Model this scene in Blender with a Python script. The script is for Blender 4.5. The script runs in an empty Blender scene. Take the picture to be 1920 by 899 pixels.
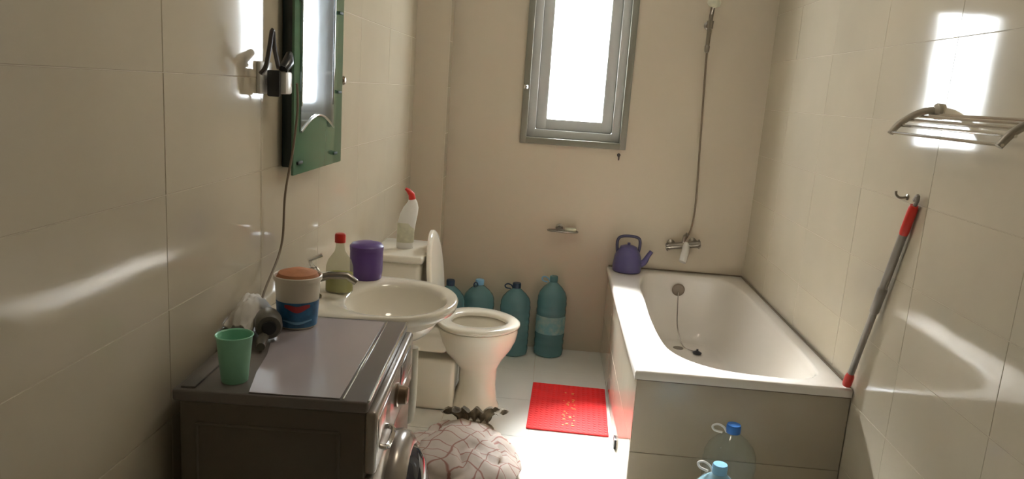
import bpy, bmesh, math, random
from mathutils import Vector, Matrix, noise
random.seed(7)
PI = math.pi
sc = bpy.context.scene
C = sc.collection

# ------------------------------------------------------------------ camera
F = 1387.0
CAM = Vector((0, 0, 1.5))
vd = Vector((1050 - 960, 174 - 449.5, F)).normalized()          # depth axis of the room as the lens sees it (x right, y down)
tv = F * F / (90 * .0698 + 275.5 * .9976)
dn = Vector((-.0698 * tv, .9976 * tv, F)); dn = (dn - vd * dn.dot(vd)).normalized()
Zc = -dn; Xc = vd.cross(Zc)
def cam2w(c): c = Vector(c); return Vector((Xc.dot(c), vd.dot(c), Zc.dot(c)))
rt, up, bk = cam2w((1, 0, 0)), cam2w((0, -1, 0)), cam2w((0, 0, -1))
cd = bpy.data.cameras.new('camera'); cam = bpy.data.objects.new('camera', cd); C.objects.link(cam)
cam.matrix_world = Matrix(((rt.x, up.x, bk.x, CAM.x), (rt.y, up.y, bk.y, CAM.y), (rt.z, up.z, bk.z, CAM.z), (0, 0, 0, 1)))
cd.sensor_width = 36; cd.lens = F / 1920 * 36; cd.clip_start = .02
sc.camera = cam

# ------------------------------------------------------------------ light and exposure
SKY = 14.0
FILL_LAMP = 8.5  # strength of the added, unseen ceiling fill
SUN = 62.0
w = bpy.data.worlds.new('sky'); sc.world = w; w.use_nodes = True
bg = w.node_tree.nodes['Background']; bg.inputs[0].default_value = (.90, .95, 1, 1); bg.inputs[1].default_value = SKY
pl = bpy.data.lights.new('window_portal', 'AREA'); pl.shape = 'RECTANGLE'; pl.size = .5; pl.size_y = .9
pl.cycles.is_portal = True
po = bpy.data.objects.new('window_portal', pl); C.objects.link(po); po.location = (.095, 4.40, 1.72); po.rotation_euler = (-PI / 2, 0, 0)
sl = bpy.data.lights.new('hazy_sun', 'SUN'); sl.energy = SUN; sl.angle = math.radians(30); sl.color = (.97, .98, 1)
so = bpy.data.objects.new('hazy_sun', sl); C.objects.link(so); so.location = (0, 8, 6)
so.rotation_euler = Vector((.24, -1, -.98)).to_track_quat('-Z', 'Y').to_euler()
sc.view_settings.view_transform = 'Standard'; sc.view_settings.look = 'None'
sc.view_settings.exposure = 1.15; sc.view_settings.gamma = 1; sc.view_settings.use_curve_mapping = False

# ------------------------------------------------------------------ materials
def mat(name, col, rough=.5, metal=0, bump=0, bscale=40, bdist=.002, var=0, vscale=6, coat=0, emit=0, alpha=1, col2=None, det=3, ior=1.5):
    m = bpy.data.materials.new(name); m.use_nodes = True
    nt = m.node_tree; b = nt.nodes['Principled BSDF']
    b.inputs['Base Color'].default_value = (*col, 1); b.inputs['Roughness'].default_value = rough; b.inputs['Metallic'].default_value = metal
    b.inputs['Coat Weight'].default_value = coat; b.inputs['IOR'].default_value = ior
    tc = nt.nodes.new('ShaderNodeNewGeometry')
    if var or col2:
        n = nt.nodes.new('ShaderNodeTexNoise'); n.inputs['Scale'].default_value = vscale; n.inputs['Detail'].default_value = det
        nt.links.new(tc.outputs['Position'], n.inputs['Vector'])
        r = nt.nodes.new('ShaderNodeValToRGB'); nt.links.new(n.outputs['Fac'], r.inputs['Fac'])
        c2 = col2 or tuple(c * (1 - var) for c in col)
        r.color_ramp.elements[0].position = .35; r.color_ramp.elements[1].position = .65
        r.color_ramp.elements[0].color = (*c2, 1); r.color_ramp.elements[1].color = (*col, 1)
        nt.links.new(r.outputs['Color'], b.inputs['Base Color'])
    if bump:
        n = nt.nodes.new('ShaderNodeTexNoise'); n.inputs['Scale'].default_value = bscale; n.inputs['Detail'].default_value = 2
        nt.links.new(tc.outputs['Position'], n.inputs['Vector'])
        bp = nt.nodes.new('ShaderNodeBump'); bp.inputs['Strength'].default_value = bump; bp.inputs['Distance'].default_value = bdist
        nt.links.new(n.outputs['Fac'], bp.inputs['Height']); nt.links.new(bp.outputs['Normal'], b.inputs['Normal'])
    if emit:
        b.inputs['Emission Color'].default_value = (*col, 1); b.inputs['Emission Strength'].default_value = emit
    return m

def clear(name, tint, gloss=.12, rough=.05, body=0.0, bodycol=(.5, .6, .6)):
    """thin clear plastic or glass: tinted transparency with a Fresnel gloss (and some milky body)"""
    m = bpy.data.materials.new(name); m.use_nodes = True; nt = m.node_tree; nt.nodes.clear()
    out = nt.nodes.new('ShaderNodeOutputMaterial'); tr = nt.nodes.new('ShaderNodeBsdfTransparent'); tr.inputs[0].default_value = (*tint, 1)
    gl = nt.nodes.new('ShaderNodeBsdfGlossy'); gl.inputs['Roughness'].default_value = rough
    lw = nt.nodes.new('ShaderNodeLayerWeight'); lw.inputs[0].default_value = .5
    pw = nt.nodes.new('ShaderNodeMath'); pw.operation = 'POWER'; pw.inputs[1].default_value = 5; nt.links.new(lw.outputs['Facing'], pw.inputs[0])
    fr = nt.nodes.new('ShaderNodeMath'); fr.operation = 'MULTIPLY_ADD'; fr.inputs[1].default_value = .7; fr.inputs[2].default_value = .035; nt.links.new(pw.outputs[0], fr.inputs[0])
    mx = nt.nodes.new('ShaderNodeMixShader')
    src = tr
    if body:
        df = nt.nodes.new('ShaderNodeBsdfDiffuse'); df.inputs[0].default_value = (*bodycol, 1)
        mb = nt.nodes.new('ShaderNodeMixShader'); mb.inputs[0].default_value = body
        nt.links.new(tr.outputs[0], mb.inputs[1]); nt.links.new(df.outputs[0], mb.inputs[2]); src = mb
    nt.links.new(fr.outputs[0], mx.inputs[0]); nt.links.new(src.outputs[0], mx.inputs[1]); nt.links.new(gl.outputs[0], mx.inputs[2])
    nt.links.new(mx.outputs[0], out.inputs[0])
    return m

M = {}
M['wall_tile'] = mat('wall_tile', (.59, .525, .405), .07, var=.07, vscale=2.2, bump=.3, bscale=3.0, bdist=.004)
M['back_tile'] = mat('back_tile', (.58, .535, .41), .16, var=.07, vscale=2.2, bump=.3, bscale=3.0, bdist=.004)
M['grout'] = mat('grout', (.60, .52, .40), .6)
M['panel_tile'] = mat('panel_tile', (.44, .37, .27), .12, var=.08, vscale=3, bump=.4, bscale=3, bdist=.004)
M['floor_tile'] = mat('floor_tile', (.72, .70, .64), .30, var=.06, vscale=3)
M['ceil'] = mat('ceiling_paint', (.75, .73, .68), .8)
M['ceramic'] = mat('ceramic', (.86, .80, .68), .12, coat=.3)
M['tubwhite'] = mat('tub_enamel', (.78, .73, .66), .22, coat=.3)
M['silicone'] = mat('joint_filler', (.16, .12, .08), .6)
M['frame_grey'] = mat('window_frame_grey', (.22, .21, .165), .35)
M['sash_grey'] = mat('window_sash_grey', (.50, .50, .48), .3)
M['washer'] = mat('washer_grey', (.11, .09, .068), .33)
M['washer_top'] = mat('washer_top', (.16, .14, .13), .28)
M['washer_front'] = mat('washer_silver', (.36, .32, .28), .25, metal=.5)
M['panel_dark'] = mat('panel_dark', (.10, .09, .085), .2)
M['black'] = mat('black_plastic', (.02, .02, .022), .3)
M['blackg'] = mat('black_glass', (.015, .015, .03), .06)
M['chrome'] = mat('chrome', (.75, .73, .70), .12, metal=1)
M['dullchrome'] = mat('dull_chrome', (.30, .27, .23), .28, metal=1)
M['bronze'] = mat('bronze', (.20, .14, .09), .3, metal=.7)
M['white'] = mat('white_plastic', (.80, .78, .74), .3)
M['cream'] = mat('cream_plastic', (.70, .68, .52), .35, var=.2, vscale=30)
M['red'] = mat('red_plastic', (.62, .03, .02), .3)
M['matred'] = mat('mat_red', (.88, .015, .015), .75, var=.12, vscale=14)
M['mat_spot'] = mat('mat_orange_print', (.85, .22, .05), .5)
M['purple'] = mat('purple_plastic', (.115, .055, .26), .35)
M['kettle'] = mat('kettle_purple', (.10, .085, .22), .3)
M['kettle_dark'] = mat('kettle_dark', (.045, .04, .09), .3)
M['green_cup'] = mat('green_plastic', (.30, .66, .46), .35)
M['green_glass'] = mat('green_glass', (.085, .19, .11), .12)
M['mirror'] = mat('mirror_silver', (.62, .68, .74), .06, metal=1, bump=.2, bscale=4, bdist=.003)
M['mirror_side'] = mat('mirror_dark_side', (.025, .04, .04), .2)
M['bevel'] = mat('mirror_bevel', (.85, .9, .92), .12, metal=1)
M['clip'] = mat('mirror_clip', (.02, .035, .025), .65)
M['tub_white'] = mat('bucket_white', (.72, .66, .56), .35)
M['label_blue'] = mat('label_blue', (.04, .19, .42), .35, var=.5, vscale=40)
M['label_red'] = mat('label_red', (.40, .04, .05), .35)
M['orange'] = mat('orange_sponge', (.55, .24, .12), .8, bump=.6, bscale=60, var=.2, vscale=25)
M['pet_blue'] = clear('blue_pet', (.50, .68, .72), rough=.08, body=.42, bodycol=(.22, .46, .50))
M['pet_clear'] = clear('clear_pet', (.93, .96, .95), rough=.06, body=.05, bodycol=(.5, .7, .8))
M['pet_cyan'] = clear('light_blue_pet', (.80, .9, .95), rough=.06, body=.40, bodycol=(.45, .68, .80))
M['water'] = clear('water', (.90, .96, .97), rough=.05, body=.05, bodycol=(.3, .5, .55))
M['cap_blue'] = mat('cap_blue', (.03, .16, .50), .35)
M['cap_light'] = mat('cap_light_blue', (.22, .48, .72), .35)
M['cap_dark'] = mat('cap_dark', (.02, .05, .10), .35)
M['paper'] = mat('paper_label', (.30, .45, .42), .5, col2=(.16, .36, .40), vscale=35)
M['soap_clear'] = clear('soap_bottle_plastic', (.88, .88, .82), rough=.06, body=.25, bodycol=(.72, .70, .55))
M['soap_liquid'] = mat('soap_yellow_green', (.50, .50, .09), .2)
M['glass'] = clear('window_glass', (.97, .98, .98), rough=.02)
M['film'] = mat('plastic_film', (.40, .35, .36), .22)
M['cloth'] = mat('white_cloth', (.72, .68, .62), .8, bump=.5, bscale=30, bdist=.004)
M['dryer'] = mat('dryer_grey', (.13, .12, .10), .35)
M['cord_grey'] = mat('cord_grey', (.20, .15, .10), .4)
M['cord_dark'] = mat('cord_dark', (.045, .035, .03), .4)
M['pole'] = mat('pole_grey', (.28, .25, .22), .35, metal=.2)
M['rack'] = mat('rack_grey', (.40, .36, .29), .35, metal=.1)
M['pipe'] = mat('pipe_pale', (.62, .58, .48), .4)
M['door'] = mat('door_wood', (.42, .33, .22), .5)
M['fill_lamp'] = mat('fill_lamp_light', (1, .90, .74), .5, emit=FILL_LAMP)  # glow of the added fill light

def woven():
    m = mat('woven_sack', (.50, .41, .34), .75)
    nt = m.node_tree; b = nt.nodes['Principled BSDF']; g = nt.nodes.new('ShaderNodeTexCoord')
    ns = nt.nodes.new('ShaderNodeTexNoise'); ns.inputs['Scale'].default_value = 4
    nt.links.new(g.outputs['Object'], ns.inputs['Vector'])
    ad = nt.nodes.new('ShaderNodeMixRGB'); ad.blend_type = 'ADD'; ad.inputs[0].default_value = .25
    nt.links.new(g.outputs['Object'], ad.inputs[1]); nt.links.new(ns.outputs['Color'], ad.inputs[2])
    cols = []
    for i, (rot, sc_) in enumerate((((0, 0, .5), 11), ((0, 0, 2.0), 13))):
        mp = nt.nodes.new('ShaderNodeMapping'); mp.inputs['Rotation'].default_value = rot
        nt.links.new(ad.outputs[0], mp.inputs['Vector'])
        wv = nt.nodes.new('ShaderNodeTexWave'); wv.inputs['Scale'].default_value = sc_ * .42; wv.inputs['Distortion'].default_value = 1.5
        nt.links.new(mp.outputs[0], wv.inputs['Vector'])
        r = nt.nodes.new('ShaderNodeValToRGB'); r.color_ramp.elements[0].position = .965; r.color_ramp.elements[1].position = 1.0
        nt.links.new(wv.outputs['Fac'], r.inputs['Fac']); cols.append(r)
    mxx = nt.nodes.new('ShaderNodeMath'); mxx.operation = 'MAXIMUM'
    nt.links.new(cols[0].outputs[0], mxx.inputs[0]); nt.links.new(cols[1].outputs[0], mxx.inputs[1])
    mc = nt.nodes.new('ShaderNodeMixRGB'); mc.inputs[1].default_value = (.50, .42, .36, 1); mc.inputs[2].default_value = (.30, .13, .10, 1)
    nt.links.new(mxx.outputs[0], mc.inputs[0]); nt.links.new(mc.outputs[0], b.inputs['Base Color'])
    return m
M['sack'] = woven()
M['sack_dark'] = mat('sack_mouth', (.36, .30, .21), .8, var=.5, vscale=30)

# ------------------------------------------------------------------ helpers
def fin(name, bm, m, parent=None, loc=None, rot=None, sharp=38, smooth=True):
    bmesh.ops.recalc_face_normals(bm, faces=bm.faces)
    if smooth:
        for f in bm.faces: f.smooth = True
        lim = math.radians(sharp)
        for e in bm.edges:
            if len(e.link_faces) == 2 and e.calc_face_angle(0) > lim: e.smooth = False
    me = bpy.data.meshes.new(name); bm.to_mesh(me); bm.free()
    me.materials.append(m if not isinstance(m, str) else M[m])
    o = bpy.data.objects.new(name, me); C.objects.link(o)
    if parent: o.parent = parent
    if loc: o.location = loc
    if rot: o.rotation_euler = rot
    return o

def root(name, loc=(0, 0, 0), rot=(0, 0, 0), label=None, cat=None, group=None, kind=None):
    o = bpy.data.objects.new(name, None); C.objects.link(o); o.location = loc; o.rotation_euler = rot; o.empty_display_size = .05
    return tag(o, label, cat, group, kind)
def tag(o, label=None, cat=None, group=None, kind=None):
    if label: o['label'] = label
    if cat: o['category'] = cat
    if group: o['group'] = group
    if kind: o['kind'] = kind
    return o

def box(c, s, bev=0, seg=2, bm=None, R=None):
    b2 = bmesh.new(); bmesh.ops.create_cube(b2, size=1)
    for v in b2.verts: v.co = Vector((v.co.x * s[0], v.co.y * s[1], v.co.z * s[2]))
    if bev: bmesh.ops.bevel(b2, geom=list(b2.edges), offset=bev, segments=seg, profile=.5, affect='EDGES')
    for v in b2.verts:
        if R: v.co = R @ v.co
        v.co += Vector(c)
    return join(bm, b2)
def join(bm, b2):
    if bm is None: return b2
    me = bpy.data.meshes.new('t'); b2.to_mesh(me); b2.free(); bm.from_mesh(me); bpy.data.meshes.remove(me); return bm

def loft(loops, cap0=True, cap1=True, closed=True, bm=None):
    bm = bm or bmesh.new()
    rows = [[bm.verts.new(p) for p in lp] for lp in loops]
    n = len(rows[0])
    for a, b in zip(rows, rows[1:]):
        for i in range(n if closed else n - 1):
            j = (i + 1) % n
            bm.faces.new((a[i], a[j], b[j], b[i]))
    if cap0: bm.faces.new(rows[0])
    if cap1: bm.faces.new(rows[-1])
    return bm
def lathe(prof, seg=32, c=(0, 0, 0), R=None, bm=None, sx=1, sy=1, cap0=True, cap1=True):
    loops = []
    for r, z in prof:
        r = max(r, .0004); lp = []
        for i in range(seg):
            a = 2 * PI * i / seg; p = Vector((r * math.cos(a) * sx, r * math.sin(a) * sy, z))
            if R: p = R @ p
            lp.append(p + Vector(c))
        loops.append(lp)
    return loft(loops, cap0, cap1, bm=bm)
def smooth_path(pts, n=8):
    pts = [Vector(p) for p in pts]; out = []
    for i in range(len(pts) - 1):
        p0 = pts[max(i - 1, 0)]; p1 = pts[i]; p2 = pts[i + 1]; p3 = pts[min(i + 2, len(pts) - 1)]
        for k in range(n):
            t = k / n
            out.append(.5 * ((2 * p1) + (p2 - p0) * t + (2 * p0 - 5 * p1 + 4 * p2 - p3) * t * t + (3 * p1 - p0 - 3 * p2 + p3) * t ** 3))
    out.append(pts[-1]); return out
def tube(pts, r, seg=10, bm=None, sm=0, flat=1.0):
    if sm:
        if isinstance(r, (list, tuple)):
            m0 = len(r); n1 = (m0 - 1) * sm + 1
            r = [r[min(int(q / sm), m0 - 2)] * (1 - (q / sm - min(int(q / sm), m0 - 2))) + r[min(int(q / sm), m0 - 2) + 1] * (q / sm - min(int(q / sm), m0 - 2)) for q in range(n1)]
        pts = smooth_path(pts, sm)
    pts = [Vector(p) for p in pts]; loops = []; prev = None
    for i, p in enumerate(pts):
        t = (pts[min(i + 1, len(pts) - 1)] - pts[max(i - 1, 0)]).normalized()
        if prev is None: a = t.orthogonal().normalized()
        else: a = (prev - t * prev.dot(t)).normalized()
        prev = a; b = t.cross(a); rr = r[i] if isinstance(r, (list, tuple)) else r
        loops.append([p + a * rr * math.cos(2 * PI * k / seg) + b * rr * flat * math.sin(2 * PI * k / seg) for k in range(seg)])
    return loft(loops, bm=bm)
def closed_curve(ctrl, n):
    m_ = len(ctrl); ctrl = [Vector(p) for p in ctrl]; out = []
    for i in range(m_):
        p0, p1, p2, p3 = ctrl[i - 1], ctrl[i], ctrl[(i + 1) % m_], ctrl[(i + 2) % m_]
        for k in range(10):
            t = k / 10
            out.append(.5 * ((2 * p1) + (p2 - p0) * t + (2 * p0 - 5 * p1 + 4 * p2 - p3) * t * t + (3 * p1 - p0 - 3 * p2 + p3) * t ** 3))
    return out
def ray_poly(c, ang, poly):
    """distance from c along ang to the closed polygon"""
    d = Vector((math.cos(ang), math.sin(ang))); best = 0
    for i in range(len(poly)):
        a = Vector(poly[i][:2]) - c; b = Vector(poly[(i + 1) % len(poly)][:2]) - c; e = b - a
        den = d.x * e.y - d.y * e.x
        if abs(den) < 1e-9: continue
        t = (a.x * e.y - a.y * e.x) / den; u = (a.x * d.y - a.y * d.x) / den
        if t > 0 and -1e-6 <= u <= 1 + 1e-6: best = max(best, t)
    return best
def copy_tree(o, parent=None):
    c = o.copy(); C.objects.link(c); c.parent = parent
    for ch in list(o.children): copy_tree(ch, c)
    return c

# ------------------------------------------------------------------ room shell
XL, XR, YB, YF, ZT = -.80, 1.13, 4.22, -.90, 2.52
TH = .006; TG = .0012
OPEN = (-.17, .36, 1.235, 2.16)          # window opening x0 x1 z0 z1
tile_cache = {}
def tile_mesh(a, b, m):
    k = (round(a, 3), round(b, 3), m)
    if k not in tile_cache:
        bm = bmesh.new(); g = .0008; e = .0007; t = TH
        x0, x1, y0, y1 = g, a - g, g, b - g
        lo = [(x0, y0, 0), (x1, y0, 0), (x1, y1, 0), (x0, y1, 0)]
        mi = [(x0, y0, t - .001), (x1, y0, t - .001), (x1, y1, t - .001), (x0, y1, t - .001)]
        hi = [(x0 + e, y0 + e, t), (x1 - e, y0 + e, t), (x1 - e, y1 - e, t), (x0 + e, y1 - e, t)]
        loft([lo, mi, hi], bm=bm); bmesh.ops.recalc_face_normals(bm, faces=bm.faces)
        me = bpy.data.meshes.new('tile'); bm.to_mesh(me); bm.free(); me.materials.append(M[m]); tile_cache[k] = me
    return tile_cache[k]
def tiles(parent, org, U, V, us, vs, m, hole=None, jit=.0012, name='tile'):
    """rows of tiles over the cuts us x vs along the axes U, V from org; U x V is the way they face"""
    org, U, V = Vector(org), Vector(U), Vector(V); N = U.cross(V)
    Rm = Matrix((U, V, N)).transposed()
    for a0, a1 in zip(us, us[1:]):
        for b0, b1 in zip(vs, vs[1:]):
            rects = [(a0, a1)]
            if hole and b0 < hole[3] - .01 and b1 > hole[2] + .01:
                rects = []
                if a0 < hole[0]: rects.append((a0, min(a1, hole[0])))
                if a1 > hole[1]: rects.append((max(a0, hole[1]), a1))
            for c0, c1 in rects:
                if c1 - c0 < .012 or b1 - b0 < .012: continue
                o = bpy.data.objects.new(name, tile_mesh(c1 - c0, b1 - b0, m)); C.objects.link(o); o.parent = parent
                tl = Matrix.Rotation(random.uniform(-jit, jit), 3, 'X') @ Matrix.Rotation(random.uniform(-jit, jit), 3, 'Y')
                o.matrix_local = Matrix.Translation(org + U * c0 + V * b0 + N * random.uniform(0, .0004)) @ (Rm @ tl).to_4x4()
def cuts(a, b, first, step):
    out = [a]; x = first
    while x < b - 1e-4:
        if x > a + 1e-4: out.append(x)
        x += step
    return out + [b]
def struct(name, bm, m, **k): return tag(fin(name, bm, m, **k), kind='structure')

zc = cuts(0, ZT - .28, .235, .25) + [ZT]
yc = cuts(YF, YB - TH, -.52, .5)
wl = struct('wall_left', box((XL - TG - .05, (YF + YB) / 2, ZT / 2), (.1, YB - YF + .2, ZT)), 'grout')
tiles(wl, (XL - TH, 0, 0), (0, 1, 0), (0, 0, 1), yc, zc, 'wall_tile')
wr = struct('wall_right', box((XR + TG + .05, (YF + YB) / 2, ZT / 2), (.1, YB - YF + .2, ZT)), 'grout')
yr = cuts(-(YB - TH), -YF, -4.03, .5)
zr = cuts(0, ZT - .28, .235, .25) + [ZT]
tiles(wr, (XR + TH, 0, 0), (0, -1, 0), (0, 0, 1), cuts(-(YB - TH), -YF, -3.78, .5), zr, 'wall_tile')
# back wall around the opening
bm = bmesh.new(); Yc = YB + TG + .09; T = .18
x0, x1, z0, z1 = OPEN
for (a, b, c, d) in ((XL - .1, x0, 0, ZT), (x1, XR + .1, 0, ZT), (x0, x1, 0, z0), (x0, x1, z1, ZT)):
    box(((a + b) / 2, Yc, (c + d) / 2), (b - a, T, d - c), bm=bm)
wb = struct('wall_back', bm, 'grout')
tiles(wb, (0, YB + TH, 0), (-1, 0, 0), (0, 0, 1), cuts(-XR, -XL, -.93, .5), zc, 'back_tile', hole=(-x1, -x0, z0, z1))
struct('wall_front', box(((XL + XR) / 2, YF - .05, ZT / 2), (XR - XL + .2, .1, ZT)), 'grout')
struct('floor', box(((XL + XR) / 2, (YF + YB) / 2, -.06 - TG), (XR - XL + .2, YB - YF + .3, .12)), 'grout')
fl = bpy.data.objects['floor']
tiles(fl, (0, 0, -TH), (1, 0, 0), (0, 1, 0), cuts(XL, XR, -.42, .40), cuts(YF, YB, .235, .40), 'floor_tile', jit=.0003)
struct('ceiling', box(((XL + XR) / 2, (YF + YB) / 2, ZT + .05), (XR - XL + .2, YB - YF + .4, .1)), 'ceil')
# boxed pipe column in the left corner
COLX, COLY = -.615, 4.10
cl = struct('trim_1', box(((XL + COLX - TG) / 2, (COLY + TG + YB) / 2, ZT / 2), (COLX - TG - XL, YB - COLY - TG, ZT)), 'grout')
tag(cl, 'tiled pipe boxing in the left back corner')
tiles(cl, (0, COLY + TH, 0), (-1, 0, 0), (0, 0, 1), [-COLX, -XL], zc, 'wall_tile')
tiles(cl, (COLX - TH, 0, 0), (0, 1, 0), (0, 0, 1), [COLY + TH * 2, YB], zc, 'wall_tile')
# door behind the camera
dr = root('door_1', (.14, YF, 0), kind='structure')
fin('door_leaf', box((0, .03, 1.0), (.74, .04, 2.0), .004), 'door', dr)
bm = bmesh.new()
for sx in (-1, 1): box((sx * .41, .025, 1.02), (.07, .05, 2.04), .004, bm=bm)
box((0, .025, 2.075), (.89, .05, .07), .004, bm=bm)
fin('door_frame', bm, 'door', dr)
for (px_, pz) in ((0, .55), (0, 1.4)):
    fin('door_panel', box((px_, .053, pz), (.5, .012, .66), .005), 'door', dr)
fin('door_handle', tube([(.31, .05, 1.0), (.31, .10, 1.0), (.29, .11, 1.0), (.19, .11, 1.0)], .009, sm=4), 'chrome', dr)

# ------------------------------------------------------------------ window
wn = root('window_1', (0, 0, 0), kind='structure')
ox0, ox1, oz0, oz1 = -.205, .392, 1.208, 2.20
def ring(x0, x1, z0, z1, w_, y0, y1, m, nm, bev=.004):
    bm = bmesh.new(); yc_ = (y0 + y1) / 2; d = y1 - y0
    box((x0 + w_ / 2, yc_, (z0 + z1) / 2), (w_, d, z1 - z0), bev, bm=bm)
    box((x1 - w_ / 2, yc_, (z0 + z1) / 2), (w_, d, z1 - z0), bev, bm=bm)
    box(((x0 + x1) / 2, yc_, z0 + w_ / 2), (x1 - x0 - 2 * w_ + 2.2 * bev, d - .0004, w_ - .0004), bev, bm=bm)
    box(((x0 + x1) / 2, yc_, z1 - w_ / 2), (x1 - x0 - 2 * w_ + 2.2 * bev, d - .0004, w_ - .0004), bev, bm=bm)
    return fin(nm, bm, m, wn)
ring(ox0, ox1, oz0, oz1, .036, YB - .018, YB + .10, 'frame_grey', 'window_frame')
ring(ox0 + .036, ox1 - .036, oz0 + .036, oz1 - .036, .045, YB + .03, YB + .12, 'sash_grey', 'frame_rebate')
ring(ox0 + .080, ox1 - .080, oz0 + .080, oz1 - .080, .064, YB + .06, YB + .11, 'sash_grey', 'sash', .010)
fin('window_pane', box(((ox0 + ox1) / 2, YB + .085, (oz0 + oz1) / 2), (ox1 - ox0 - .25, .005, oz1 - oz0 - .25)), 'glass', wn)
bm = lathe([(.012, 0), (.014, .006), (.009, .014), (.0005, .016)], 16, (-.192, YB - .018, 1.52), Matrix.Rotation(PI / 2, 3, 'X'))
fin('frame_screw', bm, 'chrome', wn)

# ------------------------------------------------------------------ tub surround (tiled box) and bathtub
TX0, TX1, TY0, TY1, TZ = .36, XR - .003, 2.565, YB - .003, .534
ap = struct('trim_2', box(((TX0 + TH + .05 + TX0) / 2, (TY0 + TY1) / 2 + .01, (TZ - .03) / 2), (.05, TY1 - TY0 - .02, TZ - .03)), 'grout')
tag(ap, 'tiled side of the bathtub surround facing the toilet')
ap.location.x = .003
tiles(ap, (TX0 + TH - .003 + .003, 0, 0), (0, -1, 0), (0, 0, 1), cuts(-TY1, -TY0 - TH, -3.78, .5), [0, .235, TZ - .032], 'wall_tile')
fp = struct('trim_3', box(((TX0 + TX1) / 2 + .008, TY0 + TH + .025, (TZ - .03) / 2), (TX1 - TX0 - .03, .05, TZ - .03)), 'grout')
tag(fp, 'tiled front end of the bathtub surround facing the camera')
tiles(fp, (0, TY0 + TH, 0), (1, 0, 0), (0, 0, 1), [TX0 + .003, TX1], [0, .212, TZ - .032], 'panel_tile')
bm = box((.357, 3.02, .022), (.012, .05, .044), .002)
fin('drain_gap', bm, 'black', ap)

tub = root('bathtub', (0, 0, 0), label='white built-in bathtub with a wide rim against the right wall', cat='bathtub')
inner = closed_curve([(.56, 4.085), (.508, 3.85), (.500, 3.55), (.493, 3.28), (.497, 3.03), (.515, 2.86), (.568, 2.745), (.666, 2.668),
                      (.78, 2.638), (.93, 2.632), (1.03, 2.68), (1.062, 2.82), (1.066, 3.2), (1.06, 3.6), (1.04, 3.95), (.98, 4.11), (.80, 4.14), (.64, 4.13)], 0)
bott = closed_curve([(.63, 3.98), (.60, 3.7), (.60, 3.3), (.66, 3.08), (.78, 3.0), (.90, 3.08), (.96, 3.3), (.96, 3.7), (.92, 3.98), (.78, 4.03)], 0)
outer = [(TX0 - .008, TY0 - .008), (TX1 - .001, TY0 - .008), (TX1 - .002, TY1 - .002), (TX0 - .008, TY1 - .002)]
NT = 144
cI, cB = Vector((.78, 3.40)), Vector((.78, 3.52))
angs = [2 * PI * i / NT for i in range(NT)]
for cx_, cy_ in outer:   # put a loop point exactly on each corner
    a = math.atan2(cy_ - cI.y, cx_ - cI.x) % (2 * PI); k = min(range(NT), key=lambda i: abs(angs[i] - a)); angs[k] = a
pin = [cI + Vector((math.cos(a), math.sin(a))) * ray_poly(cI, a, [(p.x, p.y) for p in inner]) for a in angs]
pou = [cI + Vector((math.cos(a), math.sin(a))) * ray_poly(cI, a, outer) for a in angs]
pbo = [cB + Vector((math.cos(a), math.sin(a))) * ray_poly(cB, a, [(p.x, p.y) for p in bott]) for a in angs]
def tubpt(i, s):
    """s 0 at the lip, 1 at the floor of the tub"""
    h = 1 - (1 - s) ** 2.0
    p = pin[i].lerp(pbo[i], s ** 1.5)
    return Vector((p.x, p.y, TZ - .012 - (TZ - .012 - .17) * (1 - (1 - s) ** 1.7)))
def mixl(a, b, t, z): return [Vector((p.lerp(q, t).x, p.lerp(q, t).y, z)) for p, q in zip(a, b)]
loops = [mixl(pou, pin, 0, TZ - .032), mixl(pou, pin, 0, TZ - .008), mixl(pou, pin, .03, TZ - .001), mixl(pou, pin, .08, TZ + .001), mixl(pou, pin, .55, TZ - .001),
         mixl(pou, pin, .88, TZ - .002), mixl(pou, pin, .96, TZ - .005), mixl(pou, pin, 1, TZ - .012)]
for s in [.04, .08, .14, .2, .28, .36, .45, .55, .65, .75, .85, .93, 1.0]: loops.append([tubpt(i, s) for i in range(NT)])
loops.append([Vector((p.lerp(cB, .5).x, p.lerp(cB, .5).y, .166)) for p in pbo])
fin('tub_shell', loft(loops, cap0=False, cap1=True), 'tubwhite', tub, sharp=60)
# filler lines: rim to right wall, rim to back wall, rim over panel
fin('filler_joint', box((TX1 - .006, (TY0 + TY1) / 2, TZ + .002), (.008, TY1 - TY0 - .01, .008), .002), 'silicone', tub)
fin('filler_joint', box(((TX0 + TX1) / 2, TY1 - .008, TZ + .002), (TX1 - TX0, .012, .008), .002), 'silicone', tub)
fin('filler_joint', box(((TX0 + TX1) / 2, TY0 + .004, TZ - .035), (TX1 - TX0 - .004, .012, .006), .001), 'silicone', tub)
RX = Matrix.Rotation(PI / 2, 3, 'X')
bm = lathe([(.034, 0), (.036, .008), (.030, .014), (.012, .016), (.0005, .017)], 24, (.757, 4.118, .452), RX)
ovf = fin('overflow_plate', bm, 'cord_grey', tub)
bm = lathe([(.028, 0), (.028, .004), (.020, .006), (.0005, .003)], 24, (.76, 3.93, .167))
fin('drain_ring', bm, 'dullchrome', tub)
bm = tube([(.757, 4.10, .44), (.755, 4.06, .36), (.76, 4.02, .26), (.79, 3.95, .175), (.85, 3.88, .172)], .003, 6, sm=6)
fin('plug_chain', bm, 'dullchrome', tub)
bm = lathe([(.022, 0), (.025, .006), (.016, .012), (.006, .016), (.006, .024), (.0005, .025)], 20, (.85, 3.86, .170))
fin('drain_plug', bm, 'black', tub)
for da in (0, 5):
    k0 = min(range(NT), key=lambda i: abs(angs[i] - (3 * PI / 2 + .10 + da * .018)))
    fin('moulded_ridge', tube([tubpt(k0, s) + Vector((0, .003, .001)) for s in (.06, .14, .22, .30, .38)], .006, 8, sm=2), 'tubwhite', tub)

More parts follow.
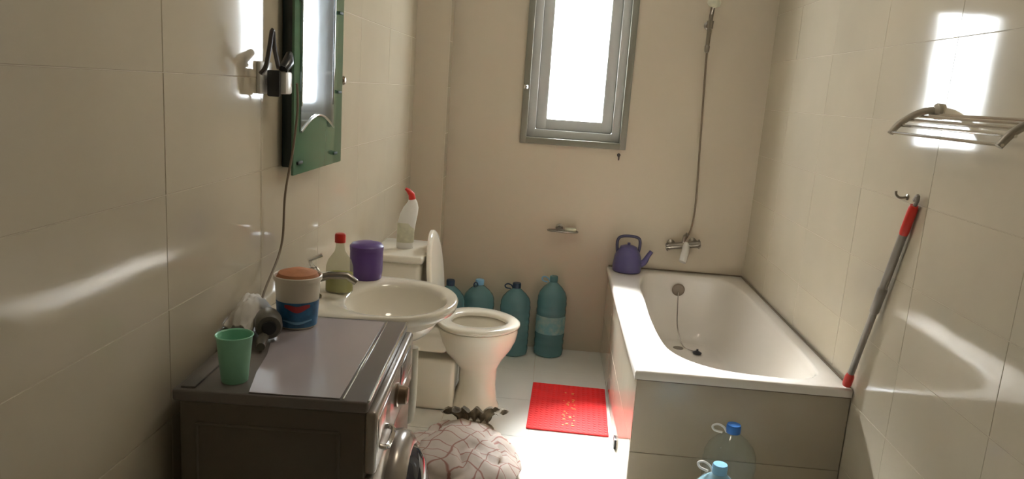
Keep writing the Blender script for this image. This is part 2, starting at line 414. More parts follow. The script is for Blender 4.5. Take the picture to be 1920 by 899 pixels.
# ------------------------------------------------------------------ washing machine
WZ = .84
wm = root('washing_machine', (-.563, 1.69, 0), (0, 0, math.radians(3)), 'dark grey front-loading washing machine against the left wall in the foreground', 'washing machine')
hx, hy = .203, .272
fin('body', box((0, 0, .42), (2 * hx - .012, 2 * hy, .79), .008), 'washer', wm)
bm = bmesh.new()   # embossed rectangle on the side turned to the camera
zt, zb, xa, xb = .765, .12, -hx + .045, hx - .062
for a, b in (((xa, zt), (xb, zt)), ((xb, zt), (xb, zb)), ((xb, zb), (xa, zb)), ((xa, zb), (xa, zt))):
    tube([(a[0], -hy, a[1]), (b[0], -hy, b[1])], .0045, 8, bm=bm)
sp = fin('side_emboss', bm, 'washer', wm)
fin('side_inset', box(((xa + xb) / 2, -hy - .0005, (zt + zb) / 2), (xb - xa, .004, zt - zb), .0015), 'washer', wm)
fin('top_panel', box((-.004, 0, .826), (2 * hx + .006, 2 * hy + .006, .026), .006, 3), 'washer_top', wm)
fin('back_rail', box((-hx + .022, 0, .8405), (.03, 2 * hy - .02, .006), .002), 'washer_top', wm)
fin('top_trim', box((hx - .055, 0, .8402), (.004, 2 * hy - .01, .004), .001), 'chrome', wm)
fin('top_trim', box((hx - .001, 0, .8395), (.005, 2 * hy - .006, .005), .001), 'chrome', wm)
fin('front_panel', box((hx + .002, 0, .35), (.022, 2 * hy - .004, .62), .008), 'washer_front', wm)
cp = fin('control_panel', box((hx + .004, 0, .742), (.028, 2 * hy - .004, .145), .010, 3), 'washer_front', wm)
fin('display', box((hx + .018, .13, .765), (.004, .16, .06), .002), 'panel_dark', cp)
fin('panel_trim', box((hx + .0185, .14, .725), (.004, .20, .005), .001), 'chrome', cp)
RY = Matrix.Rotation(PI / 2, 3, 'Y')
bm = lathe([(.030, 0), (.030, .006), (.024, .008), (.022, .026), (.018, .030), (.0005, .030)], 28, (hx + .017, -.01, .745), RY)
fin('programme_knob', bm, 'bronze', wm)
dw = fin('detergent_drawer', box((hx + .017, -.18, .755), (.006, .15, .08), .003), 'washer_front', wm)
fin('drawer_handle', tube([(hx + .018, -.23, .72), (hx + .034, -.22, .716), (hx + .034, -.14, .716), (hx + .018, -.13, .72)], .006, 8, sm=3), 'chrome', dw)
for yy in (.06, .09, .12):
    fin('button', box((hx + .021, yy, .705), (.006, .018, .009), .003), 'chrome', wm)
# porthole door
dz, dyc = .44, .01
dd = fin('door', lathe([(.185, 0), (.188, .015), (.182, .035), (.165, .048), (.150, .050), (.140, .040)], 48, (hx + .010, dyc, dz), RY), 'washer_front', wm)
fin('door_glass', lathe([(.150, .038), (.140, .060), (.115, .078), (.07, .090), (.0005, .095)], 40, (hx + .010, dyc, dz), RY), 'blackg', dd)
fin('door_handle', box((hx + .056, dyc - .155, dz), (.02, .03, .11), .008, 3), 'chrome', dd)
for sx in (-1, 1):
    for sy in (-1, 1): fin('foot', lathe([(.02, 0), (.022, .006), (.014, .01), (.014, .03)], 16, (sx * .15, sy * .22, 0)), 'black', wm)
bm = bmesh.new()
fs = [(-.050, -hy + .004), (hx - .062, -hy + .004), (hx - .062, hy - .02), (-.105, hy - .02), (-.125, .12), (-.085, -.05), (-.072, -.16)]
loft([[Vector((x, y, .8401)) for x, y in fs], [Vector((x, y, .8418)) for x, y in fs]], bm=bm)
pf = tag(fin('plastic_sheet', bm, 'film', None, (wm.location.x, wm.location.y, 0), wm.rotation_euler), 'thin purplish grey plastic sheet covering most of the washing machine top', 'plastic sheet')

# green cup
cup = root('plastic_cup', (-.640, 1.478, .8385), label='mint green plastic cup on the near left corner of the washing machine', cat='cup')
fin('cup_body', lathe([(.026, 0), (.028, .003), (.0375, .102), (.0392, .104), (.0385, .106), (.036, .104), (.026, .006), (.0005, .005)], 40, cap1=True), 'green_cup', cup)
fin('rim', tube([(.0385 * math.cos(a), .0385 * math.sin(a), .105) for a in [2 * PI * i / 40 for i in range(41)]], .0016, 6), 'green_cup', cup)
cup.location = (-.655, 1.478, .8385)

# bucket
bk_ = root('plastic_bucket', (-.653, 1.865, .842), (0, 0, 0), 'white plastic bucket with a blue and red label on the washing machine', 'bucket')
fin('bucket_body', lathe([(.046, 0), (.050, .004), (.0575, .105), (.059, .128), (.063, .129), (.063, .139), (.061, .141), (.058, .139), (.052, .06), (.045, .02), (.0005, .018)], 48), 'tub_white', bk_)
def band(r0, r1, z0, z1, a0, a1, top=None, n=40, off=.0012):
    bm = bmesh.new(); rows = [[], []]
    for k in range(n + 1):
        a = a0 + (a1 - a0) * k / n; zz1 = z1 if top is None else z1 + top(k / n)
        for j, (r, z) in enumerate(((r0, z0), (r0 + (r1 - r0) * (zz1 - z0) / (z1 - z0), zz1))):
            rows[j].append(bm.verts.new(((r + off) * math.cos(a), (r + off) * math.sin(a), z)))
    for k in range(n): bm.faces.new((rows[0][k], rows[0][k + 1], rows[1][k + 1], rows[1][k]))
    return bm
lb = fin('label', band(.0503, .0553, .006, .075, 0, 2 * PI), 'label_blue', bk_)
def ribbon(zc_, amp, th, a0, a1, off):
    bm = bmesh.new(); n = 30; lo = []; hi = []
    for k in range(n + 1):
        t = k / n; a = a0 + (a1 - a0) * t; z = zc_ + amp * math.sin((t - .5) * PI) ** 2; h = th * (.45 + .55 * math.sin(PI * t))
        for L_, zz in ((lo, z - h), (hi, z + h)):
            r = .0500 + (zz / .105) * .0075 + off; L_.append(bm.verts.new((r * math.cos(a), r * math.sin(a), zz)))
    for k in range(n): bm.faces.new((lo[k], lo[k + 1], hi[k + 1], hi[k]))
    return bm
fin('red_ribbon', ribbon(.058, .008, .009, -1.85, -.65, .0022), 'label_red', lb)
fin('white_wave', ribbon(.020, .006, .0035, -2.0, -.5, .0022), 'cap_light', lb)
fin('bucket_contents', lathe([(.055, .10), (.056, .132), (.050, .146), (.036, .150), (.018, .156), (.0005, .158)], 32), 'orange', bk_)

# ------------------------------------------------------------------ wash basin
BZ = .833
bs = root('wash_basin', (0, 0, 0), label='white ceramic wash basin behind the washing machine', cat='wash basin')
oc = Vector((-.47, 2.215))
inn = [( -.462 + .158 * math.cos(a), 2.215 + .185 * math.sin(a)) for a in [2 * PI * i / 40 for i in range(40)]]
out_c = closed_curve([(-.795, 2.215), (-.797, 2.0), (-.70, 1.985), (-.55, 1.988), (-.42, 2.010), (-.33, 2.065), (-.283, 2.14), (-.268, 2.225), (-.283, 2.32), (-.335, 2.405), (-.42, 2.455), (-.55, 2.475), (-.70, 2.478), (-.797, 2.46)], 0)
NB = 96
def rl(c, poly, sc_, z, cc=None):
    return [Vector((c.x + math.cos(a) * ray_poly(c, a, poly) * sc_, c.y + math.sin(a) * ray_poly(c, a, poly) * sc_, z)) for a in [2 * PI * i / NB for i in range(NB)]]
oci = Vector((-.462, 2.215)); op = [(p.x, p.y) for p in out_c]
def lerpl(A, B, t, z): return [Vector((a.x + (b.x - a.x) * t, a.y + (b.y - a.y) * t, z)) for a, b in zip(A, B)]
A = rl(oci, op, 1, 0); Bn = rl(oci, inn, 1, 0)
base = [(-.60 + .10 * math.cos(a), 2.215 + .09 * math.sin(a)) for a in [2 * PI * i / 40 for i in range(40)]]
Bs = [Vector((-.60 + .13 * math.cos(a), 2.215 + .10 * math.sin(a), 0)) for a in [2 * PI * i / NB for i in range(NB)]]
loops = [lerpl(A, Bs, 1, BZ - .17), lerpl(A, Bs, .78, BZ - .15), lerpl(A, Bs, .50, BZ - .105), lerpl(A, Bs, .27, BZ - .062), lerpl(A, Bs, .10, BZ - .036), lerpl(A, Bs, .02, BZ - .026),
         lerpl(A, Bn, 0, BZ - .008), lerpl(A, Bn, .08, BZ - .001), lerpl(A, Bn, .2, BZ + .002), lerpl(A, Bn, .8, BZ + .001), lerpl(A, Bn, 1, BZ - .006)]
for s, z in ((.97, .02), (.93, .04), (.86, .065), (.76, .09), (.62, .11), (.42, .125), (.2, .132), (.08, .134)):
    loops.append([Vector((oci.x + (p.x - oci.x) * s, oci.y + (p.y - oci.y) * s, BZ - z)) for p in Bn])
fin('basin_bowl', loft(loops), 'ceramic', bs, sharp=70)
fin('basin_drain', lathe([(.020, 0), (.022, .003), (.012, .002), (.0005, .001)], 20, (oci.x, oci.y, BZ - .1335)), 'dullchrome', bs)
fin('pedestal', lathe([(.105, 0), (.11, .01), (.085, .10), (.075, .35), (.085, .55), (.11, .68)], 32, (-.67, 2.215, 0)), 'ceramic', bs)
fin('waste_pipe', tube([(-.41, 2.26, .66), (-.41, 2.26, .46), (-.43, 2.27, .40), (-.52, 2.29, .39), (-.62, 2.3, .39)], .019, 12, sm=5), 'pipe', bs)
# tap
tp = root('basin_tap', (-.705, 2.150, BZ + .001), label='chrome tap on the basin ledge beside the soap bottle', cat='tap')
fin('tap_body', lathe([(.026, 0), (.026, .006), (.019, .012), (.017, .07), (.020, .085), (.012, .095), (.0005, .097)], 24), 'dullchrome', tp)
fin('spout', tube([(0, 0, .055), (.05, -.004, .075), (.105, .004, .075), (.130, .010, .055)], [.013, .012, .011, .010], 12), 'dullchrome', tp)
fin('tap_lever', tube([(0, 0, .092), (-.01, -.01, .118), (.025, .004, .135)], [.008, .007, .006], 10), 'chrome', tp)
# dish soap bottle
sb = root('soap_bottle', (-.648, 2.232, BZ), (0, 0, .2), 'clear dish soap bottle with a red cap and yellow-green soap on the basin ledge', 'bottle')
def oval(prof, n=32, c=(0, 0)):
    return loft([[Vector((c[0] + rx * math.cos(a), c[1] + ry * math.sin(a), z)) for a in [2 * PI * i / n for i in range(n)]] for rx, ry, z in prof])
fin('bottle_body', oval([(.040, .026, 0), (.043, .029, .006), (.043, .029, .055), (.042, .028, .085), (.036, .024, .105), (.024, .018, .122), (.016, .015, .134), (.0135, .0135, .150), (.013, .013, .166)]), 'soap_clear', sb)
fin('soap_liquid', oval([(.038, .024, .004), (.042, .027, .008), (.042, .027, .055), (.0415, .0265, .064)]), 'soap_liquid', sb)
fin('bottle_cap', lathe([(.017, .162), (.017, .186), (.014, .190), (.0005, .191)], 20), 'red', sb)
# purple tub
pt = root('purple_canister', (-.612, 2.425, BZ), label='purple plastic canister with a domed lid on the far end of the basin ledge', cat='canister')
fin('canister_body', lathe([(.048, 0), (.052, .004), (.0555, .03), (.0555, .10), (.054, .106)], 40), 'purple', pt)
fin('canister_lid', lathe([(.0565, .100), (.057, .114), (.050, .122), (.03, .127), (.0005, .129)], 40), 'purple', pt)

# white crumpled towel behind the dryer
bm = bmesh.new(); bmesh.ops.create_grid(bm, x_segments=26, y_segments=26, size=.5)
for v in bm.verts:
    p = v.co.copy(); r = noise.noise(p * 5 + Vector((3, 1, 0))) * .5 + noise.noise(p * 11) * .25
    v.co = Vector((p.x * .078, p.y * .17, .080 * (1 - 2.6 * p.x * p.x) * (1 - 2.6 * p.y * p.y) + .03 * r * (1 - abs(p.x)) + .012))
    v.co.z = max(v.co.z, .001)
bm2 = bm; bmesh.ops.solidify(bm2, geom=list(bm2.faces), thickness=.003)
tag(fin('white_cloth', bm2, 'cloth', None, (-.757, 1.80, .842)), 'crumpled white cloth at the wall behind the grey hair dryer', 'cloth')
bpy.data.objects['white_cloth'].location = (-.757, 1.80, .842)
# hair dryer
hd = root('hair_dryer', (-.692, 1.760, .877), (0, 0, math.radians(24)), 'dark grey hair dryer lying beside the bucket, its round end toward the camera', 'hair dryer')
RXm = Matrix.Rotation(-PI / 2, 3, 'X')
fin('barrel', lathe([(.0005, -.052), (.028, -.050), (.033, -.042), (.034, 0), (.030, .025), (.024, .042), (.0005, .044)], 28, (0, 0, .004), RXm), 'dryer', hd)
fin('air_grille', lathe([(.0005, 0), (.017, .001), (.018, .004), (.0005, .005)], 24, (0, -.058, .004), RXm), 'black', hd)
fin('handle', tube([(.0, -.005, -.010), (-.01, -.04, -.018), (-.02, -.085, -.022), (-.022, -.115, -.022)], [.013, .0125, .012, .010], 12), 'dryer', hd)

# ------------------------------------------------------------------ mirror and the socket beside it
mr = root('wall_mirror', (XL, 2.34, 1.21), label='tall mirror on a green glass board hung on the left wall', cat='mirror')
fin('backing_box', box((.020, -.002, .50), (.036, .42, .96), .003), 'mirror_side', mr)
fin('glass_board', box((.043, 0, .49), (.008, .475, .98), .002), 'green_glass', mr)
# silvered panel with arched foot
pts = []
ya, yb_ = -.190, .125
for k in range(25):
    t = k / 24; y = ya + (yb_ - ya) * t; pts.append((y, .125 + .045 * math.sin(PI * t)))
pts = pts + [(yb_, .96), (ya, .96)]
fin('mirror_panel', loft([[Vector((.0475, y, z)) for y, z in pts], [Vector((.0515, y, z)) for y, z in pts]]), 'mirror', mr)
bm = tube([(.0525, y, z) for y, z in pts[:25]], .0040, 8); fin('arched_bevel', bm, 'bevel', mr)
for y, z0_ in ((ya + .004, .20), (yb_ - .004, .20)):
    fin('side_bevel', box((.0525, y, (.96 + z0_) / 2), (.003, .007, .96 - z0_), .001), 'bevel', mr)
for y, z in ((-.195, .035), (.155, .035), (.19, .24), (.19, .50), (-.195, .50)):
    fin('clip', box((.050, y, z), (.008, .040, .010), .003), 'clip', mr)
bm = lathe([(.014, 0), (.016, .006), (.010, .014), (.012, .030), (.016, .036), (.012, .044), (.0005, .046)], 20, (0, 0, 0), RY)
tag(fin('wall_peg', bm, 'bronze', None, (XL, 2.625, 1.49)), 'small bronze knob on the wall right beside the mirror', 'knob')

sk = root('wall_socket', (XL, 1.99, 1.485), label='white wall socket at the left edge of the mirror', cat='socket')
fin('socket_plate', box((.006, 0, 0), (.012, .085, .085), .004), 'white', sk)
fin('socket_insert', lathe([(.022, 0), (.022, .004), (.018, .003), (.0005, .003)], 24, (.010, 0, 0), RY), 'white', sk)
ad_ = root('plug_adapter', (XL + .013, 1.995, 1.48), label='white plug adapter with a black clamp in the wall socket', cat='adapter')
fin('adapter_body', box((.03, .012, -.005), (.05, .048, .060), .006), 'white', ad_)
fin('clamp', tube([(.045, -.01, .03), (.05, .012, .05), (.04, .05, .072)], [.013, .016, .010], 10), 'black', ad_)
fin('clamp', box((.025, -.022, -.008), (.035, .014, .070), .005), 'black', ad_)
bm = tube([(.03, -.005, .035), (.045, -.05, .045), (.05, -.085, .085), (.05, -.098, .125), (.045, -.105, .080), (.04, -.115, .035), (.03, -.125, .015)], .006, 8, sm=6)
tag(fin('cable_loop', bm, 'cord_dark', None, (XL + .013, 1.995, 1.48)), 'black cable loop sticking out left of the mirror', 'cable')
bm = tube([(XL + .075, 2.045, 1.475), (XL + .065, 2.08, 1.40), (XL + .05, 2.085, 1.28), (XL + .035, 2.07, 1.16), (XL + .03, 2.068, 1.04), (XL + .03, 2.03, .98), (XL + .035, 1.93, .92), (XL + .05, 1.85, .89), (-.735, 1.79, .882), (-.715, 1.76, .890)], .0035, 8, sm=6)
tag(fin('dryer_cord', bm, 'cord_grey', None), 'thin grey cord hanging from the mirror down to the hair dryer', 'cord')

# ------------------------------------------------------------------ toilet
TCY = 3.32
tl = root('toilet', (0, TCY, 0), label='white ceramic toilet with its lid up at the left wall', cat='toilet')
def egg(cx_, rx, ry, z, n=64, e=.10):
    return [Vector((cx_ + rx * math.cos(a), ry * math.sin(a) * (1 - e * math.cos(a)), z)) for a in [2 * PI * i / n for i in range(n)]]
RZ = .405
loops = [egg(-.300, .125, .105, 0), egg(-.300, .125, .105, .012), egg(-.295, .108, .090, .035), egg(-.285, .088, .078, .12), egg(-.285, .090, .080, .20), egg(-.295, .125, .115, .25),
         egg(-.30, .165, .150, .30), egg(-.30, .185, .175, .345), egg(-.30, .192, .190, .385), egg(-.30, .190, .188, RZ), egg(-.30, .180, .178, RZ + .002),
         egg(-.295, .142, .125, RZ), egg(-.295, .134, .117, RZ - .015), egg(-.30, .13, .112, RZ - .06), egg(-.31, .10, .08, RZ - .12), egg(-.33, .05, .045, RZ - .18), egg(-.34, .02, .02, RZ - .19)]
fin('bowl', loft(loops), 'ceramic', tl, sharp=70)
bm = box((-.485, 0, .125), (.20, .20, .25), .02, 3)
fin('foot_block', bm, 'ceramic', tl)
bm = box((-.60, 0, .345), (.36, .24, .12), .03, 4)
fin('bowl_shelf', bm, 'ceramic', tl)
# seat ring
lo = [egg(-.295, .193, .192, RZ + .006), egg(-.295, .197, .196, RZ + .012), egg(-.295, .195, .194, RZ + .022), egg(-.295, .182, .180, RZ + .029), egg(-.292, .142, .125, RZ + .028), egg(-.292, .130, .112, RZ + .020), egg(-.292, .130, .112, RZ + .008)]
bm = loft(lo + [lo[0]], False, False); bmesh.ops.remove_doubles(bm, verts=bm.verts, dist=1e-5)
fin('seat', bm, 'ceramic', tl, sharp=70)
# lid upright: outline in local (y, h), leaning back on the cistern
def lidloop(off, sc_):
    L_ = []
    for i in range(48):
        a = 2 * PI * i / 48; y = .185 * math.cos(a) * sc_; h = .205 + .205 * math.sin(a) * sc_ * (1 if math.sin(a) > 0 else .98)
        if math.sin(a) < 0: y = .185 * sc_ * math.copysign(abs(math.cos(a)) ** .55, math.cos(a))
        L_.append(Vector((-.488 - .050 * h / .41 + off, y, RZ + .025 + h)))
    return L_
fin('lid', loft([lidloop(-.006, .95), lidloop(-.004, 1), lidloop(.008, 1), lidloop(.014, .96), lidloop(.016, .85)]), 'ceramic', tl, sharp=60)
for yy in (-.07, .07): fin('hinge', tube([(-.488, yy - .018, RZ + .025), (-.488, yy + .018, RZ + .025)], .011, 12), 'ceramic', tl)
ct = fin('cistern', box((-.668, -.01, .560), (.235, .35, .32), .025, 4), 'ceramic', tl)
fin('cistern_lid', box((-.665, -.01, .735), (.25, .375, .034), .012, 3), 'ceramic', tl)
fin('flush_button', lathe([(.022, 0), (.022, .006), (.018, .009), (.0005, .009)], 24, (-.64, -.02, .752)), 'chrome', tl)

# cleaner bottle on the cistern
cb = root('cleaner_bottle', (-.655, TCY - .03, .7525), (0, 0, .25), 'white toilet cleaner bottle with a red cap on the cistern', 'bottle')
prof = [(.034, .022, 0, 0), (.038, .025, .008, 0), (.040, .026, .08, .002), (.041, .027, .12, .006), (.040, .026, .16, .014), (.034, .022, .19, .022), (.022, .016, .215, .028), (.013, .012, .235, .026)]
fin('bottle_body', loft([[Vector((dx + rx * math.cos(a), ry * math.sin(a), z)) for a in [2 * PI * i / 32 for i in range(32)]] for rx, ry, z, dx in prof]), 'white', cb)
fin('bottle_cap', tube([(.026, 0, .228), (.022, 0, .25), (.006, 0, .268), (-.006, 0, .276)], [.016, .015, .010, .006], 14), 'red', cb)
bm = loft([[Vector((.002 + .0415 * math.cos(a), .0275 * math.sin(a), z)) for a in [PI + .35 + (PI - .7) * i / 20 for i in range(21)]] for z in (.03, .12)], False, False, closed=False)
fin('label', bm, 'cream', cb)

# ------------------------------------------------------------------ large water bottles
def water_bottle(name, h, r, pet, cap, label, paper=False, handle='white', fill=0):
    t = root(name, label=label, cat='bottle')
    prof = [(r * .86, 0), (r * .97, .008)]
    nz = 7
    for k in range(nz):
        z = .02 + (h * .62 - .02) * k / (nz - 1)
        prof += [(r * .985, z), (r, z + h * .02), (r, z + h * .05), (r * .972, z + h * .07)]
    prof += [(r * .97, h * .74), (r * .86, h * .80), (r * .62, h * .86), (r * .36, h * .905), (r * .24, h * .925), (r * .23, h * .95)]
    fin('bottle_body', lathe(prof, 36), pet, t)
    if fill: fin('water', lathe([(r * .84, .006), (r * .95, .012), (r * .955, h * fill)], 36), 'water', t)
    c_ = fin('bottle_cap', lathe([(r * .27, h * .93), (r * .275, h * .985), (r * .25, h), (.0005, h)], 24), cap, t)
    if handle:
        hb = tube([(-r * .24, 0, h * .925), (-r * .36, 0, h * .965), (-r * .60, 0, h * .985), (-r * .78, 0, h * .965), (-r * .70, 0, h * .93), (-r * .40, 0, h * .918)], r * .045, 8, sm=4)
        fin('carry_handle', hb, handle, t)
    if paper:
        bm = loft([[Vector((r * 1.012 * math.cos(a), r * 1.012 * math.sin(a), z)) for a in [-PI * .92 + PI * .84 * i / 24 for i in range(25)]] for z in (h * .30, h * .52)], False, False, closed=False)
        fin('label', bm, 'paper', t)
    return t
b1 = water_bottle('water_bottle', .47, .086, 'pet_blue', 'pet_blue', 'tall blue water bottle with a paper label, nearest the bathtub, at the back wall', True, 'cap_light', .0)
b1.location = (.050, 4.125, 0)
specs = [((-.158, 4.095, 0), .42, .088, 'cap_dark', 'blue water bottle with a dark cap, second from the bathtub, at the back wall', .3),
         ((-.372, 4.10, 0), .42, .092, 'cap_light', 'blue water bottle with a light blue cap, third from the bathtub, partly behind the toilet', 1.2)]
for loc, h, r, cap, lab, rz in specs:
    b = water_bottle('water_bottle', h, r, 'pet_blue', cap, lab, False, 'cap_dark', .0); b.location = loc; b.rotation_euler.z = rz
b = water_bottle('water_bottle', .435, .088, 'pet_blue', 'cap_dark', 'dark-capped water bottle behind the toilet lid, leftmost of the row at the back wall', False, None)
b.location = (-.525, 3.985, 0)
f1 = water_bottle('water_bottle', .42, .090, 'pet_clear', 'cap_blue', 'clear water bottle with a dark blue cap close to the bathtub front', False, 'white')
f1.location = (.690, 2.425, 0); f1.rotation_euler.z = -.1
f2 = water_bottle('water_bottle', .415, .085, 'pet_cyan', 'cap_light', 'pale blue water bottle with a light blue cap at the bottom edge of the photo', False, 'white')
f2.location = (.583, 2.135, 0); f2.rotation_euler.z = -.4

# ------------------------------------------------------------------ red mat
mx0, mx1, my0, my1 = -.026, .348, 3.11, 3.65
mt = root('bath_mat', ((mx0 + mx1) / 2, (my0 + my1) / 2, .0005), (0, 0, math.radians(-1.5)), 'bright red rubber bath mat lying beside the bathtub', 'bath mat')
w_, l_ = mx1 - mx0, my1 - my0
bm = box((0, 0, .004), (w_, l_, .008), .003)
mm = fin('mat_base', bm, 'matred', mt)
bm = bmesh.new(); nx_, ny_ = 15, 22
for i in range(nx_):
    for j in range(ny_):
        x = -w_ / 2 + w_ * (i + .5) / nx_; y = -l_ / 2 + l_ * (j + .5) / ny_
        lathe([(.0085, .007), (.0075, .0092), (.0005, .0098)], 8, (x, y, 0), bm=bm, cap0=False)
o = fin('mat_nub', bm, 'matred', mt); o['kind'] = 'stuff'
bm = bmesh.new()
for k in range(26):
    y = -l_ / 2 + .06 + (l_ - .12) * random.random(); x = .005 + random.uniform(-.028, .028)
    lathe([(.007, .008), (.006, .0105), (.0005, .011)], 7, (x, y, 0), bm=bm, sx=random.uniform(.5, 1.6))
o = fin('printed_motif', bm, 'mat_spot', mt); o['kind'] = 'stuff'

# ------------------------------------------------------------------ woven sack
sk2 = root('woven_sack', (-.258, 2.40, 0), label='pale woven sack with red-brown lines and a bunched mouth, beside the washing machine', cat='sack')
bm = bmesh.new(); bmesh.ops.create_icosphere(bm, subdivisions=5, radius=1)
for v in bm.verts:
    p = v.co.copy()
    n_ = noise.noise(p * 1.3) * .10 - .13 * max(0, .12 - abs(noise.noise(p * 1.7 + Vector((2, 7, 0))))) / .12 + noise.noise(p * 3.1 + Vector((5, 0, 0))) * .07 + noise.noise(p * 8) * .018
    a = math.atan2(p.y, p.x)
    pleat = .022 * math.sin(a * 17 + 3 * noise.noise(p * 2)) * max(0, p.y) * max(0, p.z + .3)
    s = 1 + n_ + pleat
    x, y, z = p.x * .255 * s, p.y * .30 * s, p.z * .145 * s + .125
    z += .05 * max(0, y) / .3 * max(0, p.z)
    v.co = Vector((x, y, max(z, .0)))
fin('sack_body', bm, 'sack', sk2, sharp=80)
for k in range(3):
    fold = [(-.17 + k * .02, .03 - k * .06, 0), (-.06, .02 - k * .05, 0), (.06, .06 - k * .05, 0), (.16, .10 - k * .06, 0)]
# ruffled mouth
bm = bmesh.new(); rows = []
for j in range(5):
    row = []
    for i in range(121):
        a = 2 * PI * i / 120; rr = (.045, .05, .066, .082, .092)[j] * (1 + .10 * math.sin(a * 19 + j * .5) + .09 * math.sin(a * 7 + 1))
        row.append(bm.verts.new((rr * math.cos(a) * 1.25, rr * math.sin(a) * .55, (.0, .022, .036, .042, .034)[j] + .010 * math.sin(a * 13 + j * .7))))
    rows.append(row)
for a_, b_ in zip(rows, rows[1:]):
    for i in range(120): bm.faces.new((a_[i], a_[i + 1], b_[i + 1], b_[i]))
bmesh.ops.solidify(bm, geom=list(bm.faces), thickness=.003)
fin('sack_mouth', bm, 'sack_dark', sk2, (.03, .235, .245), (math.radians(-30), 0, .15), sharp=80)
fin('tie_cord', tube([(.03 + .075 * math.cos(a), .215 + .04 * math.sin(a), .222 + .012 * math.sin(a)) for a in [2 * PI * i / 24 for i in range(25)]], .006, 8), 'sack_dark', sk2)

# ------------------------------------------------------------------ kettle on tub corner
kt = root('plastic_kettle', (.455, 4.118, TZ + .001), (0, 0, 0), 'purple plastic kettle on the far left corner of the bathtub rim', 'kettle')
fin('kettle_body', lathe([(.074, 0), (.080, .006), (.081, .03), (.075, .085), (.064, .115), (.050, .130), (.046, .135)], 36), 'kettle', kt)
fin('kettle_lid', lathe([(.050, .133), (.046, .142), (.025, .150), (.008, .152), (.009, .164), (.0005, .167)], 28), 'kettle', kt)
fin('spout', tube([(.060, 0, .035), (.095, 0, .060), (.112, 0, .095), (.130, 0, .125)], [.022, .018, .013, .012], 12, sm=4), 'kettle', kt)
fin('handle', tube([(-.060, 0, .105), (-.066, 0, .165), (-.050, 0, .195), (0, 0, .203), (.050, 0, .195), (.062, 0, .165), (.058, 0, .115)], .0085, 10, sm=4), 'kettle_dark', kt)

# ------------------------------------------------------------------ bath mixer, hose and shower holder
fm = root('bath_mixer', (.765, YB, .70), label='chrome bath mixer tap on the back wall above the bathtub', cat='tap')
fm.scale = (.82, 1, 1); fm.rotation_euler = (0, math.radians(-9), 0)
for sx in (-.075, .075):
    fin('wall_rosette', lathe([(.030, 0), (.030, .006), (.020, .012), (.014, .016), (.014, .05)], 24, (sx, 0, 0), RX), 'dullchrome', fm)
fin('mixer_body', tube([(-.090, -.055, 0), (.090, -.055, 0)], .019, 16), 'dullchrome', fm)
for sx in (-1, 1):
    bm = lathe([(.020, 0), (.022, .01), (.018, .03), (.0005, .032)], 16, (sx * .088, -.055, 0), Matrix.Rotation(sx * PI / 2, 3, 'Y'))
    for k in range(4):
        a = k * PI / 2 + .4
        tube([(sx * .108, -.055, 0), (sx * .108, -.055 + .028 * math.cos(a), .028 * math.sin(a))], .006, 8, bm=bm)
    fin('cross_handle', bm, 'dullchrome', fm)
fin('spout', tube([(.02, -.055, .0), (.005, -.10, -.025), (-.018, -.145, -.050), (-.030, -.160, -.072)], [.024, .025, .025, .023], 14, sm=3), 'white', fm)
fin('diverter', tube([(0, -.055, .015), (.01, -.06, .055), (.03, -.07, .065)], [.010, .009, .012], 12), 'dullchrome', fm)
tag(fin('shower_hose', tube([(.768, YB - .055, .725), (.80, YB - .05, .80), (.812, YB - .03, .95), (.802, YB - .022, 1.2), (.788, YB - .022, 1.5), (.776, YB - .03, 1.75), (.772, YB - .05, 1.80)], .0055, 8, sm=8), 'cord_grey', None), 'thin grey shower hose hanging straight down the back wall', 'hose')
sh = root('hand_shower', (.770, YB, 1.90), label='chrome hand shower in its wall holder at the top of the back wall', cat='shower')
fin('wall_bracket', lathe([(.022, 0), (.022, .006), (.012, .012), (.010, .05)], 20, (0, 0, .01), RX), 'dullchrome', sh)
fin('holder_cup', lathe([(.015, -.020), (.018, .020)], 16, (.0, -.06, .01), cap0=True), 'dullchrome', sh)
fin('shower_handle', tube([(0, -.052, -.10), (0, -.055, -.02), (0, -.062, .05), (0, -.085, .10)], [.010, .012, .011, .012], 12, sm=4), 'dullchrome', sh)
fin('shower_head', lathe([(.014, .02), (.030, .008), (.036, -.004), (.034, -.012), (.0005, -.014)], 24, (0, -.105, .125), Matrix.Rotation(.9, 3, 'X')), 'cream', sh)
fin('hose_nut', lathe([(.008, -.02), (.013, -.012), (.014, .012), (.010, .02)], 16, (0, -.052, -.115)), 'dullchrome', sh)

# soap dish on back wall
sd = root('soap_holder', (.078, YB, .728), label='small chrome soap holder on the back wall above the water bottles', cat='soap holder')
fin('mount', lathe([(.022, 0), (.022, .006), (.014, .012), (.012, .035)], 20, (-.02, 0, .008), RX), 'dullchrome', sd)
bm = tube([(.085 * math.cos(a), -.055 + .032 * math.sin(a), 0) for a in [2 * PI * i / 40 for i in range(41)]], .0050, 8)
fin('dish_ring', bm, 'dullchrome', sd)
bm = bmesh.new()
for k in range(-3, 4): tube([(k * .022, -.085 + abs(k) * .003, -.004), (k * .022, -.025 - abs(k) * .003, -.004)], .0028, 6, bm=bm)
fin('dish_grid', bm, 'dullchrome', sd)
fin('soap_bar', box((.045, -.055, .012), (.065, .042, .020), .008, 3), 'cream', sd)
bm = tube([(0, 0, .008), (0, -.018, .004), (0, -.026, -.010), (0, -.022, -.020)], .004, 8, sm=4)
lathe([(.010, 0), (.010, .003), (.004, .005)], 16, (0, 0, .006), RX, bm=bm)
tag(fin('wall_hook', bm, 'cord_dark', None, (.358, YB, 1.172)), 'tiny dark hook on the back wall under the window corner', 'hook')

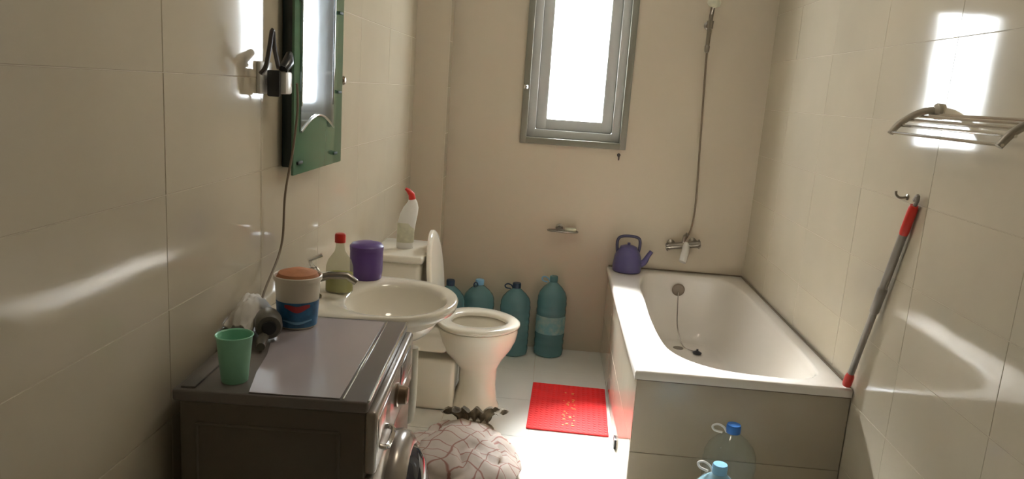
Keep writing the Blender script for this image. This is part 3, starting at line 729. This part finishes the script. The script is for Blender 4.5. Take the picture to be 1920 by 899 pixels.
# ------------------------------------------------------------------ towel rack on right wall
rk = root('towel_rack', (XR, 2.05, 1.46), label='wire towel shelf with curved grey brackets on the right wall', cat='towel rack')
for yy in (.262, -.30):
    b_ = fin('bracket', tube([(0, yy, .062), (-.035, yy, .062), (-.075, yy, .045), (-.110, yy, .018), (-.132, yy, -.012)], [.012, .011, .010, .010, .009], 12, sm=4), 'rack', rk)
    fin('bracket_foot', lathe([(.024, 0), (.024, .010), (.014, .018)], 20, (0, yy, .062), Matrix.Rotation(-PI / 2, 3, 'Y')), 'rack', b_)
for (x, z) in ((-.130, -.008), (-.105, .014), (-.078, .032), (-.048, .044), (-.020, .052)):
    fin('rail', tube([(x, -.31, z), (x, .275, z)], .0042, 8), 'chrome', rk)

# ------------------------------------------------------------------ mop pole
Pt = Vector((XR - .016, 2.325, 1.245)); Pb = Vector((1.103, 2.563, TZ + .014))
mp_ = root('mop_pole', Pb, label='grey telescopic mop pole with red ends leaning on the right wall', cat='mop')
D = Pt - Pb
def seg(a, b, r, n=14): return tube([D * a, D * b], r, n)
fin('lower_tube', seg(.05, .52, .0115), 'pole', mp_)
fin('upper_tube', seg(.52, .90, .0130), 'pole', mp_)
fin('locking_collar', tube([D * .43, D * .44, D * .50, D * .56, D * .57], [.0120, .0155, .0150, .0160, .0125], 14), 'pole', mp_)
fin('red_grip', tube([D * .84, D * .86, D * .97, D * .985], [.0125, .0145, .0145, .012], 14), 'red', mp_)
fin('red_socket', tube([D * .0, D * .01, D * .055, D * .075], [.015, .0165, .0155, .011], 14), 'red', mp_)
fin('hanging_eye', tube([D * .975 + Vector((0, 0, 0)), D * .99 + Vector((0, -.012, .012)), D * 1.01 + Vector((0, -.004, .014)), D * 1.0 + Vector((0, .010, .004))], .006, 8, sm=4), 'pole', mp_)
bm = tube([(0, 0, .0), (-.022, 0, -.004), (-.034, .004, .004), (-.036, .006, .016)], .004, 8, sm=4)
lathe([(.010, 0), (.010, .003), (.004, .005)], 16, (0, 0, 0), Matrix.Rotation(-PI / 2, 3, 'Y'), bm=bm)
tag(fin('wall_hook', bm, 'dullchrome', None, (XR, 2.415, 1.250)), 'tiny chrome hook on the right wall beside the mop pole top', 'hook')

# ------------------------------------------------------------------ unseen ceiling light, added only to fill the room evenly
cl_ = root('ceiling_fill_light', (.15, 2.2, ZT), label='round white glowing light added out of view on the ceiling as room fill', cat='fill_lamp')
fin('fill_lamp_base', lathe([(.17, 0), (.17, -.02), (.16, -.025)], 40), 'white', cl_)
fin('fill_lamp_diffuser', lathe([(.158, -.022), (.150, -.05), (.11, -.075), (.05, -.088), (.0005, -.09)], 40), 'fill_lamp', cl_)
